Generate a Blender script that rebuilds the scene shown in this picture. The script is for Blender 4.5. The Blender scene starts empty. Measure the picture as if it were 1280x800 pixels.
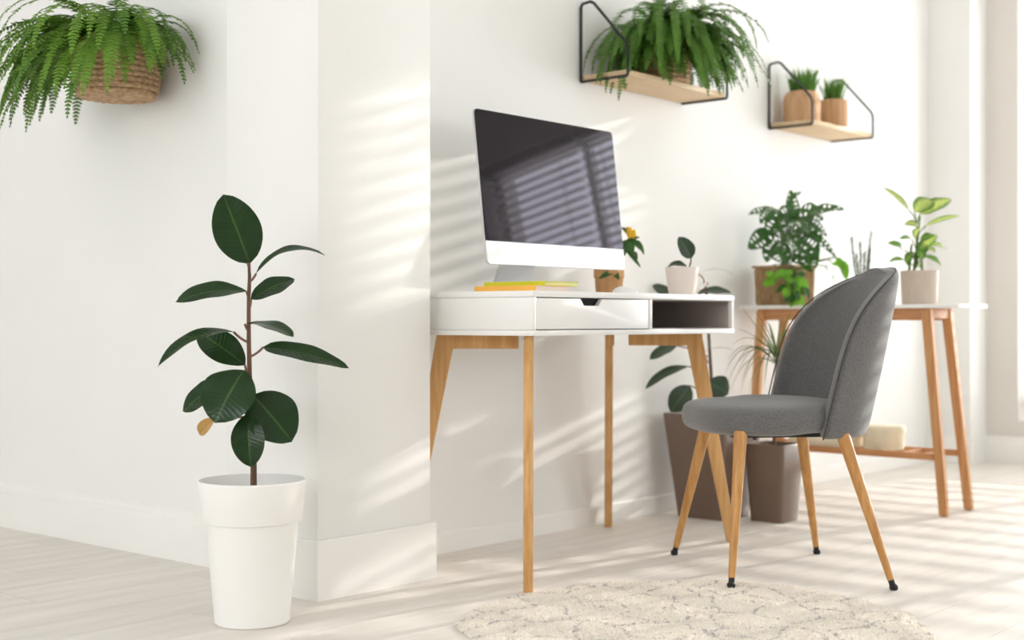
import bpy, bmesh, math, random
from mathutils import Vector, Matrix, noise

random.seed(7)
S = bpy.context.scene
COL = S.collection
V = Vector
PI = math.pi

# ------------------------------------------------------------------ camera
F = V((0.7567, 0.6537, 0)); R = V((0.6537, -0.7567, 0)); U = V((0, 0, 1))
CAM = V((0, 0, 0.676)); FPX = 1690.0
cd = bpy.data.cameras.new('camera')
cd.sensor_width = 36; cd.sensor_fit = 'HORIZONTAL'; cd.lens = FPX / 1280 * 36
cd.clip_start = 0.05; cd.clip_end = 200
cd.dof.use_dof = True; cd.dof.focus_distance = 3.2; cd.dof.aperture_fstop = 2.4
cam = bpy.data.objects.new('camera', cd); COL.objects.link(cam)
cam.matrix_world = Matrix(((R.x, 0, -F.x, CAM.x), (R.y, 0, -F.y, CAM.y), (0, 1, 0, CAM.z), (0, 0, 0, 1)))
S.camera = cam

# ------------------------------------------------------------------ world, sun, exposure
w = bpy.data.worlds.new('daylight'); S.world = w; w.use_nodes = True
bg = w.node_tree.nodes['Background']
bg.inputs[0].default_value = (0.92, 0.96, 1.0, 1); bg.inputs[1].default_value = 10.6
sun_d = bpy.data.lights.new('sun', 'SUN'); sun_d.energy = 7.2; sun_d.angle = math.radians(0.53)
sun_d.color = (1.0, 0.95, 0.88)
sun = bpy.data.objects.new('sun', sun_d); COL.objects.link(sun)
SUN_DIR = V((-1.0, 0.155, -0.25)).normalized()
sun.rotation_euler = SUN_DIR.to_track_quat('-Z', 'Y').to_euler(); sun.location = (12, 0, 5)
S.view_settings.view_transform = 'Standard'; S.view_settings.look = 'None'
S.view_settings.gamma = 1; S.view_settings.use_curve_mapping = False
S.view_settings.exposure = -0.67
S.cycles.max_bounces = 10; S.cycles.diffuse_bounces = 6; S.cycles.glossy_bounces = 4
S.cycles.sample_clamp_indirect = 6

def portal(name, loc, sx, sy, direction):
    l = bpy.data.lights.new(name, 'AREA'); l.shape = 'RECTANGLE'; l.size = sx; l.size_y = sy
    l.cycles.is_portal = True
    o = bpy.data.objects.new(name, l); COL.objects.link(o); o.location = loc
    o.rotation_euler = V(direction).to_track_quat('-Z', 'Y').to_euler()
portal('daylight_portal', (-2.52, 2.6, 1.6), 5.2, 1.3, (1, 0, 0))
portal('daylight_portal', (6.62, 0.84, 1.30), 3.0, 2.2, (-1, 0, 0))
portal('daylight_portal', (3.7, -3.02, 1.5), 2.4, 1.2, (0, 1, 0))  # portal of the added rear fill window

# ------------------------------------------------------------------ materials
def lin(c):
    return tuple(((v / 255) / 12.92 if v / 255 <= 0.04045 else ((v / 255 + 0.055) / 1.055) ** 2.4) for v in c) + (1,)

def newmat(name):
    m = bpy.data.materials.new(name); m.use_nodes = True
    nt = m.node_tree; b = nt.nodes['Principled BSDF']
    return m, nt, b

def mat(name, rgb, rough=0.6, noise_amt=0.03, scale=8, bump=0.0, bscale=60, metal=0, spec=0.5, stretch=(1, 1, 1), rgb2=None, sheen=0):
    m, nt, b = newmat(name)
    tc = nt.nodes.new('ShaderNodeTexCoord'); mp = nt.nodes.new('ShaderNodeMapping')
    mp.inputs['Scale'].default_value = stretch
    nt.links.new(tc.outputs['Object'], mp.inputs[0])
    nz = nt.nodes.new('ShaderNodeTexNoise'); nz.inputs['Scale'].default_value = scale; nz.inputs['Detail'].default_value = 5
    nt.links.new(mp.outputs[0], nz.inputs['Vector'])
    rp = nt.nodes.new('ShaderNodeValToRGB')
    c = lin(rgb); c2 = lin(rgb2) if rgb2 else tuple(v * (1 - noise_amt * 2) for v in c[:3]) + (1,)
    c1 = c if rgb2 else tuple(min(1, v * (1 + noise_amt)) for v in c[:3]) + (1,)
    rp.color_ramp.elements[0].position = 0.35; rp.color_ramp.elements[1].position = 0.65
    rp.color_ramp.elements[0].color = c2; rp.color_ramp.elements[1].color = c1
    nt.links.new(nz.outputs['Fac'], rp.inputs[0]); nt.links.new(rp.outputs[0], b.inputs['Base Color'])
    b.inputs['Roughness'].default_value = rough; b.inputs['Metallic'].default_value = metal
    b.inputs['Specular IOR Level'].default_value = spec
    if sheen:
        b.inputs['Sheen Weight'].default_value = sheen; b.inputs['Sheen Roughness'].default_value = 0.5
    if bump:
        n2 = nt.nodes.new('ShaderNodeTexNoise'); n2.inputs['Scale'].default_value = bscale; n2.inputs['Detail'].default_value = 4
        nt.links.new(mp.outputs[0], n2.inputs['Vector'])
        bp = nt.nodes.new('ShaderNodeBump'); bp.inputs['Strength'].default_value = bump; bp.inputs['Distance'].default_value = 0.002
        nt.links.new(n2.outputs['Fac'], bp.inputs['Height']); nt.links.new(bp.outputs[0], b.inputs['Normal'])
    return m

def wood(name, light, dark, axis, rough=0.5, scale=5):
    st = [14, 14, 14]; st[axis] = 1
    return mat(name, light, rough, scale=scale, stretch=tuple(st), rgb2=dark, bump=0.15, bscale=12)

def leafmat(name, rgb, vein, rough=0.3, center=None, veins=9.0, back=None, spec=0.5, trans=0.0):
    """leaf colour from its own UV: u across (0..1), v along."""
    m, nt, b = newmat(name)
    uv = nt.nodes.new('ShaderNodeUVMap'); sp = nt.nodes.new('ShaderNodeSeparateXYZ')
    nt.links.new(uv.outputs[0], sp.inputs[0])
    def mth(op, a, bb=None):
        n = nt.nodes.new('ShaderNodeMath'); n.operation = op
        for i, x in enumerate((a, bb)):
            if x is None: continue
            if isinstance(x, (int, float)): n.inputs[i].default_value = x
            else: nt.links.new(x, n.inputs[i])
        return n.outputs[0]
    dist = mth('ABSOLUTE', mth('SUBTRACT', sp.outputs[0], 0.5))          # 0 midrib, .5 margin
    mid = mth('LESS_THAN', dist, 0.022)
    side = mth('SINE', mth('MULTIPLY', mth('SUBTRACT', sp.outputs[1], mth('MULTIPLY', dist, 0.28)), veins * 2 * PI))
    sidev = mth('MULTIPLY', mth('POWER', mth('MAXIMUM', side, 0.0), 8.0), 0.035)
    base = nt.nodes.new('ShaderNodeMixRGB')
    base.inputs[1].default_value = lin(center) if center else lin(rgb); base.inputs[2].default_value = lin(rgb)
    if center:
        nz = nt.nodes.new('ShaderNodeTexNoise'); nz.inputs['Scale'].default_value = 9; nt.links.new(uv.outputs[0], nz.inputs['Vector'])
        t = mth('ADD', mth('MULTIPLY', dist, 3.0), mth('MULTIPLY', mth('SUBTRACT', nz.outputs['Fac'], 0.5), 1.4))
        t = mth('MINIMUM', mth('MAXIMUM', mth('SUBTRACT', t, 0.35), 0.0), 1.0)
        nt.links.new(t, base.inputs[0])
    else:
        nz = nt.nodes.new('ShaderNodeTexNoise'); nz.inputs['Scale'].default_value = 3
        base.inputs[1].default_value = tuple(min(1, x * 1.5) for x in lin(rgb)[:3]) + (1,)
        nt.links.new(nz.outputs['Fac'], base.inputs[0])
    mx = nt.nodes.new('ShaderNodeMixRGB'); mx.inputs[2].default_value = lin(vein)
    nt.links.new(mth('MINIMUM', mth('ADD', mth('MULTIPLY', mid, 0.6), sidev), 1.0), mx.inputs[0])
    nt.links.new(base.outputs[0], mx.inputs[1])
    out = mx.outputs[0]
    if back:
        geo = nt.nodes.new('ShaderNodeNewGeometry'); mb = nt.nodes.new('ShaderNodeMixRGB')
        nt.links.new(geo.outputs['Backfacing'], mb.inputs[0]); nt.links.new(out, mb.inputs[1]); mb.inputs[2].default_value = lin(back)
        out = mb.outputs[0]
    nt.links.new(out, b.inputs['Base Color'])
    b.inputs['Roughness'].default_value = rough; b.inputs['Specular IOR Level'].default_value = spec
    bp = nt.nodes.new('ShaderNodeBump'); bp.inputs['Strength'].default_value = 0.12; bp.inputs['Distance'].default_value = 0.0015
    nt.links.new(side, bp.inputs['Height']); nt.links.new(bp.outputs[0], b.inputs['Normal'])
    if trans:
        tr = nt.nodes.new('ShaderNodeBsdfTranslucent'); ms = nt.nodes.new('ShaderNodeMixShader'); ms.inputs[0].default_value = trans
        nt.links.new(out, tr.inputs[0]); nt.links.new(b.outputs[0], ms.inputs[1]); nt.links.new(tr.outputs[0], ms.inputs[2])
        nt.links.new(ms.outputs[0], nt.nodes['Material Output'].inputs[0])
    return m

M = {}
M['wall'] = mat('warm_white_paint', (239, 238, 235), 0.85, 0.006, 3, bump=0.05, bscale=180)
M['wall_right'] = mat('shade_darkened_paint', (222, 217, 211), 0.85, 0.006, 3, bump=0.05, bscale=180)  # wall paint darkened so the window wall looks shaded and mirrors darker
M['trim'] = mat('white_trim_paint', (243, 241, 237), 0.45, 0.006, 4)
M['ceiling'] = mat('ceiling_paint', (240, 239, 236), 0.9, 0.005, 3)
M['subfloor'] = mat('floor_joint_dark', (176, 168, 158), 0.8)
M['white'] = mat('white_lacquer', (240, 238, 235), 0.35, 0.004, 4)
M['grey_inside'] = mat('grey_board', (190, 180, 174), 0.6, 0.02, 6)
M['dark'] = mat('black_notch_shade', (18, 18, 18), 0.8)  # flat black that paints the shade inside the drawer notch
M['oak_z'] = wood('oak_upright', (216, 170, 112), (192, 142, 84), 2)
M['oak_x'] = wood('oak_lengthwise', (216, 170, 112), (192, 142, 84), 0)
M['oak_d'] = wood('oak_diagonal', (216, 170, 112), (196, 146, 88), 2)
M['beech'] = wood('golden_chair_leg', (200, 150, 86), (176, 122, 62), 2, 0.4)
M['bamboo'] = wood('reddish_table_wood', (210, 158, 106), (190, 134, 82), 2, 0.45)
M['bamboo_y'] = wood('reddish_table_rail', (204, 148, 98), (182, 124, 76), 1, 0.45)
M['birch'] = wood('pale_birch', (222, 196, 160), (208, 178, 138), 0, 0.6)
M['fabric'] = mat('grey_chair_fabric', (112, 110, 109), 0.95, rgb2=(92, 90, 89), scale=260, bump=0.6, bscale=500, sheen=0.35)
M['fabric_seam'] = mat('grey_seam', (66, 64, 63), 0.95, 0.05, 300)
M['black'] = mat('black_metal', (28, 28, 29), 0.45, 0.05, 20)
M['rubber'] = mat('black_rubber', (20, 20, 21), 0.6, 0.05, 20)
M['alu'] = mat('silver_aluminium', (205, 206, 208), 0.4, 0.004, 20, metal=0.35)
M['potwhite'] = mat('matte_white_plastic', (245, 243, 239), 0.5, 0.004, 5)
M['potbrown'] = mat('taupe_gloss_plastic', (112, 92, 78), 0.28, 0.03, 5)
M['potbeige'] = mat('beige_ceramic', (196, 180, 164), 0.6, 0.04, 30, stretch=(6, 6, 0.6))
M['tanpot'] = mat('tan_wood_pot', (206, 166, 126), 0.8, rgb2=(186, 144, 104), scale=10, stretch=(10, 10, 1), bump=0.3, bscale=20)
M['wicker'] = mat('wicker', (204, 172, 136), 0.85, rgb2=(156, 120, 84), scale=70, bump=0.8, bscale=140, stretch=(1, 1, 2))
M['rattan'] = mat('rattan_square', (188, 158, 120), 0.85, rgb2=(150, 118, 82), scale=40, bump=0.7, bscale=80, stretch=(3, 3, .6))
M['kraft'] = mat('kraft_paper', (200, 152, 102), 0.8, 0.06, 20, bump=0.3, bscale=30)
M['cream'] = mat('cream_fabric_box', (236, 226, 200), 0.8, 0.02, 30)
M['soil'] = mat('potting_soil', (62, 46, 34), 1.0, 0.3, 60, bump=1, bscale=80)
M['bark'] = mat('brown_stem', (112, 78, 56), 0.7, rgb2=(74, 56, 40), scale=40, bump=0.4, stretch=(1, 1, .3))
M['petiole'] = mat('reddish_petiole', (120, 84, 66), 0.5, 0.1, 20)
M['stemgreen'] = mat('green_stem', (96, 126, 58), 0.6, 0.1, 20)
M['leaf'] = leafmat('rubber_leaf', (20, 46, 14), (70, 100, 44), 0.27, back=(92, 112, 74), veins=14, spec=0.32)
M['leaf2'] = leafmat('rubber_leaf_far', (32, 52, 32), (92, 116, 80), 0.35, back=(84, 104, 64), veins=12)
M['leafdry'] = leafmat('dry_leaf', (168, 132, 72), (120, 88, 48), 0.6)
M['fern'] = leafmat('fern_green', (102, 140, 46), (120, 154, 58), 0.5, trans=0.35)
M['ferndark'] = leafmat('fern_deep_green', (76, 114, 36), (96, 130, 46), 0.55, trans=0.25)
M['fernyellow'] = leafmat('fern_yellow', (196, 188, 60), (180, 170, 60), 0.6, trans=0.2)
M['monstera'] = leafmat('monstera_green', (40, 80, 26), (84, 120, 50), 0.35, trans=0.15)
M['pothos'] = leafmat('bright_trailing_leaf', (98, 150, 34), (136, 170, 60), 0.4, trans=0.35)
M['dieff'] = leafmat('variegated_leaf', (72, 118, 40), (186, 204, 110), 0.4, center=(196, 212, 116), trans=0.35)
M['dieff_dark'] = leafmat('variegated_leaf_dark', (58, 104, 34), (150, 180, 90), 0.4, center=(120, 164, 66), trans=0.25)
M['grass'] = leafmat('grass_blade', (86, 130, 46), (110, 150, 60), 0.5, trans=0.3)
M['dracaena'] = leafmat('dracaena_blade', (92, 112, 62), (130, 140, 90), 0.45, trans=0.2)
M['rosemary'] = mat('rosemary_needles', (92, 116, 80), 0.7, 0.15, 40)
M['pepper'] = mat('yellow_pepper', (238, 176, 24), 0.3, rgb2=(232, 196, 60), scale=30)
M['lime'] = mat('lime_cover', (206, 212, 28), 0.5, 0.01, 10)
M['orange'] = mat('orange_cover', (250, 186, 78), 0.5, 0.01, 10)
M['paper'] = mat('page_edges', (238, 226, 216), 0.9, 0.05, 20, stretch=(1, 1, 80))
M['paper2'] = mat('cream_page_edges', (232, 230, 172), 0.9, 0.05, 20, stretch=(1, 1, 80))
M['mug'] = mat('cream_stoneware', (226, 214, 205), 0.5, 0.01, 8)
M['blind'] = mat('white_blind_slat', (226, 224, 220), 0.5, 0.01, 5)
m, nt, b = newmat('screen_glass')
b.inputs['Base Color'].default_value = (0.004, 0.004, 0.005, 1); b.inputs['Roughness'].default_value = 0.02
b.inputs['IOR'].default_value = 1.46; b.inputs['Specular Tint'].default_value = (0.92, 0.80, 1.0, 1)
M['screen'] = m

# planks: each plank its own tone through object random
m, nt, b = newmat('whitewashed_plank')
tc = nt.nodes.new('ShaderNodeTexCoord'); mp = nt.nodes.new('ShaderNodeMapping'); mp.inputs['Scale'].default_value = (1.0, 9, 1)
oi = nt.nodes.new('ShaderNodeObjectInfo'); ad = nt.nodes.new('ShaderNodeVectorMath'); ad.operation = 'ADD'
nt.links.new(tc.outputs['Object'], ad.inputs[0]); nt.links.new(oi.outputs['Random'], ad.inputs[1])
sc = nt.nodes.new('ShaderNodeVectorMath'); sc.operation = 'SCALE'; sc.inputs['Scale'].default_value = 1.0
nt.links.new(ad.outputs[0], mp.inputs[0])
nz = nt.nodes.new('ShaderNodeTexNoise'); nz.inputs['Scale'].default_value = 2.5; nz.inputs['Detail'].default_value = 8
nt.links.new(mp.outputs[0], nz.inputs['Vector'])
rp = nt.nodes.new('ShaderNodeValToRGB'); rp.color_ramp.elements[0].position = .3; rp.color_ramp.elements[1].position = .7
rp.color_ramp.elements[0].color = lin((222, 215, 207)); rp.color_ramp.elements[1].color = lin((236, 230, 223))
nt.links.new(nz.outputs['Fac'], rp.inputs[0])
hs = nt.nodes.new('ShaderNodeHueSaturation'); mr = nt.nodes.new('ShaderNodeMapRange')
mr.inputs['To Min'].default_value = 0.965; mr.inputs['To Max'].default_value = 1.02
nt.links.new(oi.outputs['Random'], mr.inputs[0]); nt.links.new(mr.outputs[0], hs.inputs['Value'])
nt.links.new(rp.outputs[0], hs.inputs['Color']); nt.links.new(hs.outputs[0], b.inputs['Base Color'])
b.inputs['Roughness'].default_value = 0.5
bp = nt.nodes.new('ShaderNodeBump'); bp.inputs['Strength'].default_value = 0.05; bp.inputs['Distance'].default_value = 0.001
nt.links.new(nz.outputs['Fac'], bp.inputs['Height']); nt.links.new(bp.outputs[0], b.inputs['Normal'])
M['plank'] = m

# rug: cream wool with thin broken grey lattice lines
m, nt, b = newmat('cream_shaggy_wool')
tc = nt.nodes.new('ShaderNodeTexCoord')
nz = nt.nodes.new('ShaderNodeTexNoise'); nz.inputs['Scale'].default_value = 7
nt.links.new(tc.outputs['Object'], nz.inputs['Vector'])
mxv = nt.nodes.new('ShaderNodeMixRGB'); mxv.inputs[0].default_value = 0.08
nt.links.new(tc.outputs['Object'], mxv.inputs[1]); nt.links.new(nz.outputs['Color'], mxv.inputs[2])
vo = nt.nodes.new('ShaderNodeTexVoronoi'); vo.feature = 'DISTANCE_TO_EDGE'; vo.inputs['Scale'].default_value = 9
nt.links.new(mxv.outputs[0], vo.inputs['Vector'])
lt = nt.nodes.new('ShaderNodeMath'); lt.operation = 'LESS_THAN'; lt.inputs[1].default_value = 0.032
nt.links.new(vo.outputs['Distance'], lt.inputs[0])
n2 = nt.nodes.new('ShaderNodeTexNoise'); n2.inputs['Scale'].default_value = 85; n2.inputs['Detail'].default_value = 2
nt.links.new(tc.outputs['Object'], n2.inputs['Vector'])
gt = nt.nodes.new('ShaderNodeMath'); gt.operation = 'GREATER_THAN'; gt.inputs[1].default_value = 0.49
nt.links.new(n2.outputs['Fac'], gt.inputs[0])
ml = nt.nodes.new('ShaderNodeMath'); ml.operation = 'MULTIPLY'
nt.links.new(lt.outputs[0], ml.inputs[0]); nt.links.new(gt.outputs[0], ml.inputs[1])
m2 = nt.nodes.new('ShaderNodeMath'); m2.operation = 'MULTIPLY'; m2.inputs[1].default_value = 0.62
nt.links.new(ml.outputs[0], m2.inputs[0])
mx = nt.nodes.new('ShaderNodeMixRGB'); mx.inputs[1].default_value = lin((238, 231, 221)); mx.inputs[2].default_value = lin((150, 149, 154))
nt.links.new(m2.outputs[0], mx.inputs[0]); nt.links.new(mx.outputs[0], b.inputs['Base Color'])
b.inputs['Roughness'].default_value = 1.0
M['rug'] = m

# ------------------------------------------------------------------ object helpers
MW = {}
def proj(p):
    p = V(p) - CAM; d = p.dot(F)
    return (640 + p.dot(R) / d * FPX, 400 - p.z / d * FPX, d)
def at(px, py, d):
    """the point seen in direction (px,py) at depth d along the view axis"""
    return CAM + F * d + R * ((px - 640) / FPX * d) + U * ((400 - py) / FPX * d)

def thing(name, label, cat, loc, group=None, rot=0):
    o = bpy.data.objects.new(name, None); COL.objects.link(o); o.empty_display_size = 0.05
    o.location = loc; o.rotation_euler = (0, 0, rot)
    MW[o.name] = Matrix.Translation(V(loc)) @ Matrix.Rotation(rot, 4, 'Z')
    o['label'] = label; o['category'] = cat
    if group: o['group'] = group
    return o

def finish(name, bm, m, parent=None, loc=None, smooth=True, ang=35, recalc=True, label=None, mods=()):
    if recalc: bmesh.ops.recalc_face_normals(bm, faces=bm.faces)
    me = bpy.data.meshes.new(name)
    mw = MW[parent.name] if parent else Matrix.Translation(V(loc) if loc else V((0, 0, 0)))
    bm.transform(mw.inverted()); bm.to_mesh(me); bm.free()
    for mm in (m if isinstance(m, (list, tuple)) else [m]): me.materials.append(mm)
    if smooth:
        me.shade_smooth(); me.set_sharp_from_angle(angle=math.radians(ang))
    o = bpy.data.objects.new(name, me); COL.objects.link(o)
    if parent: o.parent = parent
    elif loc: o.location = loc
    MW[o.name] = mw
    if label: o['label'] = label
    for t, kw in mods:
        md = o.modifiers.new(t.lower(), t)
        for k, v in kw.items(): setattr(md, k, v)
    return o

def struct(name, bm, m, **kw):
    o = finish(name, bm, m, **kw); o['kind'] = 'structure'; return o
def tag(o, label, cat, group=None):
    o['label'] = label; o['category'] = cat
    if group: o['group'] = group
    return o

def box(bm, a, b_, bevel=0.0, mi=0, seg=2):
    a = V(a); b_ = V(b_)
    vs = [bm.verts.new((x, y, z)) for x in (a.x, b_.x) for y in (a.y, b_.y) for z in (a.z, b_.z)]
    fs = [bm.faces.new([vs[i] for i in q]) for q in ((0, 1, 3, 2), (4, 6, 7, 5), (0, 4, 5, 1), (2, 3, 7, 6), (0, 2, 6, 4), (1, 5, 7, 3))]
    for f in fs: f.material_index = mi
    if bevel:
        es = list({e for f in fs for e in f.edges})
        r = bmesh.ops.bevel(bm, geom=es, offset=bevel, segments=seg, affect='EDGES', profile=0.5)
        for f in r['faces']: f.material_index = mi
    return bm
def BM(): return bmesh.new()
def B(a, b_, bevel=0.0): return box(BM(), a, b_, bevel)

def prism(bm, pts, n0, thick, bevel=0.0):
    """polygon pts extruded by vector n0*thick"""
    n0 = V(n0) * thick
    a = [bm.verts.new(p) for p in pts]; c = [bm.verts.new(V(p) + n0) for p in pts]
    fs = [bm.faces.new(a), bm.faces.new(c[::-1])]
    k = len(pts)
    for i in range(k): fs.append(bm.faces.new([a[i], c[i], c[(i + 1) % k], a[(i + 1) % k]]))
    if bevel:
        bmesh.ops.recalc_face_normals(bm, faces=fs)
        bmesh.ops.bevel(bm, geom=list({e for f in fs for e in f.edges}), offset=bevel, segments=2, affect='EDGES', profile=0.5)
    return bm

def tube(bm, pts, rad, n=8, cap=True):
    pts = [V(p) for p in pts]; k = len(pts)
    rads = rad if isinstance(rad, (list, tuple)) else [rad] * k
    prev = None; rings = []
    t0 = (pts[1] - pts[0]).normalized()
    nrm = t0.orthogonal().normalized()
    for i in range(k):
        t = (pts[min(i + 1, k - 1)] - pts[max(i - 1, 0)]).normalized()
        nrm = (nrm - t * nrm.dot(t)).normalized(); bi = t.cross(nrm)
        rings.append([bm.verts.new(pts[i] + (nrm * math.cos(a) + bi * math.sin(a)) * rads[i]) for a in [2 * PI * j / n for j in range(n)]])
    for i in range(k - 1):
        for j in range(n):
            bm.faces.new([rings[i][j], rings[i][(j + 1) % n], rings[i + 1][(j + 1) % n], rings[i + 1][j]])
    if cap:
        bm.faces.new(rings[0][::-1]); bm.faces.new(rings[-1])
    return bm

def lathe(bm, prof, c, n=48, fn=None, mi=0):
    """prof: (r,z) list; c: centre"""
    c = V(c); rings = []
    for (r, z) in prof:
        if r < 1e-6: rings.append([bm.verts.new(c + V((0, 0, z)))]); continue
        ring = []
        for j in range(n):
            a = 2 * PI * j / n; rr = r * (fn(a, z) if fn else 1)
            ring.append(bm.verts.new(c + V((rr * math.cos(a), rr * math.sin(a), z))))
        rings.append(ring)
    for i in range(len(rings) - 1):
        p, q = rings[i], rings[i + 1]
        for j in range(n):
            if len(p) == 1 and len(q) == 1: continue
            if len(p) == 1: f = bm.faces.new([p[0], q[j], q[(j + 1) % n]])
            elif len(q) == 1: f = bm.faces.new([p[j], p[(j + 1) % n], q[0]])
            else: f = bm.faces.new([p[j], p[(j + 1) % n], q[(j + 1) % n], q[j]])
            f.material_index = mi
    return bm

def square_pot(bm, c, hb, ht, h, wall=0.006, rim=0.0, tilt=0):
    """tapering square planter, open at the top, rounded corners"""
    c = V(c); rr = 0.012
    def ring(hw, z):
        out = []
        for (sx, sy, a0) in ((1, 1, 0), (-1, 1, 90), (-1, -1, 180), (1, -1, 270)):
            for k in range(4):
                a = math.radians(a0 + 30 * k)
                out.append(bm.verts.new(c + V((sx * (hw - rr) + rr * math.cos(a), sy * (hw - rr) + rr * math.sin(a), z))))
        return out
    zs = [(hb, 0), (hb + (ht - hb) * .5, h * .5), (ht, h - .004), (ht - .002, h), (ht - wall, h), (ht - wall - .002, h - .03), (ht - wall - .012, h - .07)]
    rings = [ring(a, z) for a, z in zs]
    bm.faces.new(rings[0][::-1])
    for p, q in zip(rings, rings[1:]):
        for j in range(16): bm.faces.new([p[j], p[(j + 1) % 16], q[(j + 1) % 16], q[j]])
    bm.faces.new(rings[-1])
    return bm

import random as _r
def leaf(bm, base, tip, width, nrm, arc=0.0, fold=0.15, n=12, wpos=0.5, cup=0.0, holes=False, sharp=1.0, cross=4, mi=0, twist=0.0, seed=0):
    """one leaf blade: base->tip, arc = height of bow along the normal, fold = V of the two halves"""
    base = V(base); tip = V(tip); ax = tip - base; L = ax.length; ax.normalize()
    nrm = V(nrm); nrm = (nrm - ax * nrm.dot(ax)).normalized(); side = ax.cross(nrm).normalized()
    uvl = bm.loops.layers.uv.verify()
    js = list(range(-cross, cross + 1))
    rows = []
    for i in range(n + 1):
        t = i / n
        tt = t ** (math.log(0.5) / math.log(wpos))
        prof = max(0.0, math.sin(PI * min(1, tt))) ** (0.62 * sharp)
        if i == 0: prof = 0.06
        if i == n: prof = 0.0
        c = base + ax * (L * t) + nrm * (arc * 4 * t * (1 - t))
        tw = twist * (t - .5); s2 = side * math.cos(tw) + nrm * math.sin(tw); n2 = nrm * math.cos(tw) - side * math.sin(tw)
        row = []
        for j in js:
            u = j / cross
            hw = width * .5 * prof
            wav = math.sin(t * 14 + seed + (3 if j > 0 else 0)) * 0.02 * width * abs(u) ** 2
            row.append((bm.verts.new(c + s2 * (u * hw) + n2 * (fold * hw * abs(u) - cup * hw * u * u + wav)), (0.5 + u * .5, t)))
        rows.append(row)
    for i in range(n):
        for a in range(len(js) - 1):
            if holes and 1 <= i < n - 2 and (i + (js[a] > 0)) % 2 == 0 and _r.Random(seed * 977 + i * 31 + (js[a] >= 0)).random() < .72:
                u = abs(js[a] + .5)
                if 1 <= u < cross - 1: continue
            q = [rows[i][a], rows[i][a + 1], rows[i + 1][a + 1], rows[i + 1][a]]
            if i == n - 1 : pass
            try: f = bm.faces.new([x[0] for x in q])
            except ValueError: continue
            f.material_index = mi
            for lp, x in zip(f.loops, q): lp[uvl].uv = x[1]
    return bm

def blade(bm, pts, width, nrm=None, mi=0):
    """long narrow arching strip, folded along its midrib"""
    uvl = bm.loops.layers.uv.verify(); pts = [V(p) for p in pts]; k = len(pts); rows = []
    for i, p in enumerate(pts):
        t = (pts[min(i + 1, k - 1)] - pts[max(i - 1, 0)]).normalized()
        s = t.cross(V((0, 0, 1)));
        if nrm is not None: s = t.cross(V(nrm))
        if s.length < 1e-3: s = V((1, 0, 0))
        s.normalize(); n2 = s.cross(t)
        f = i / (k - 1); hw = width * .5 * (min(1, .5 + 2 * f) * (1 - f ** 3) + .02)
        rows.append([(bm.verts.new(p - s * hw + n2 * hw * .4), (0, f)), (bm.verts.new(p), (.5, f)), (bm.verts.new(p + s * hw + n2 * hw * .4), (1, f))])
    for i in range(k - 1):
        for a in range(2):
            q = [rows[i][a], rows[i][a + 1], rows[i + 1][a + 1], rows[i + 1][a]]
            fc = bm.faces.new([x[0] for x in q]); fc.material_index = mi
            for lp, x in zip(fc.loops, q): lp[uvl].uv = x[1]
    return bm

def bez(p0, p1, p2, n=10):
    p0, p1, p2 = V(p0), V(p1), V(p2)
    return [p0 * (1 - t) ** 2 + p1 * 2 * t * (1 - t) + p2 * t * t for t in [i / n for i in range(n + 1)]]

# ------------------------------------------------------------------ room shell
WX = 6.38           # window wall
def bring(name, pts): pass
YW = 2.72           # desk wall plane
o = B((-2.6, -3.1, -0.10), (6.74, 7.2, -0.012)); floor = struct('floor', o, M['subfloor'])
struct('ceiling', B((-2.6, -3.1, 2.75), (6.74, 7.2, 2.9)), M['ceiling'])
struct('wall_desk_side', B((2.45, YW, -0.05), (6.6, YW + .2, 2.75)), M['wall'])
struct('wall_left', B((2.27, 2.837, -0.05), (2.45, 7.1, 2.75)), M['wall'])
struct('wall_pillar', B((2.158, 2.482, -0.05), (2.545, 2.837, 2.75), 0.002), M['wall'])
struct('wall_end_pilaster', B((6.19, 2.513, -0.05), (6.6, YW, 2.75)), M['wall'])
bm = BM(); RX0, RX1, RZ0, RZ1 = 2.6, 4.8, .95, 2.05  # rear wall, its opening cut for the added fill window
box(bm, (-2.6, -3.1, -.05), (RX0, -3.0, 2.75)); box(bm, (RX1, -3.1, -.05), (6.6, -3.0, 2.75))
box(bm, (RX0, -3.1, -.05), (RX1, -3.0, RZ0)); box(bm, (RX0, -3.1, RZ1), (RX1, -3.0, 2.75))
struct('wall_rear', bm, M['wall'])
bm = BM(); fw = .05
box(bm, (RX0, -3.08, RZ0), (RX1, -3.04, RZ0 + fw)); box(bm, (RX0, -3.08, RZ1 - fw), (RX1, -3.04, RZ1))
for xx in (RX0, 3.675, RX1 - fw): box(bm, (xx, -3.08, RZ0 + fw), (xx + fw, -3.04, RZ1 - fw))
struct('added_fill_window', bm, M['trim'])  # unseen window, added to light the desk wall softly from the front
struct('wall_far_left', B((-2.6, 7.0, -0.05), (2.3, 7.1, 2.75)), M['wall'])
# window wall (beyond the right edge of the frame) with its opening
WY0, WY1, WZ0, WZ1 = -0.65, 2.36, 0.20, 2.40
RV = .09
bm = BM()
box(bm, (WX, -3.0, -.05), (WX + .36, WY0, 2.75)); box(bm, (WX, WY1, -.05), (WX + .36, 2.513, 2.75))
box(bm, (WX, WY0, -.05), (WX + .36, WY1, WZ0)); box(bm, (WX, WY0, WZ1), (WX + .36, WY1, 2.75))
struct('wall_right', bm, M['wall_right'])
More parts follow.
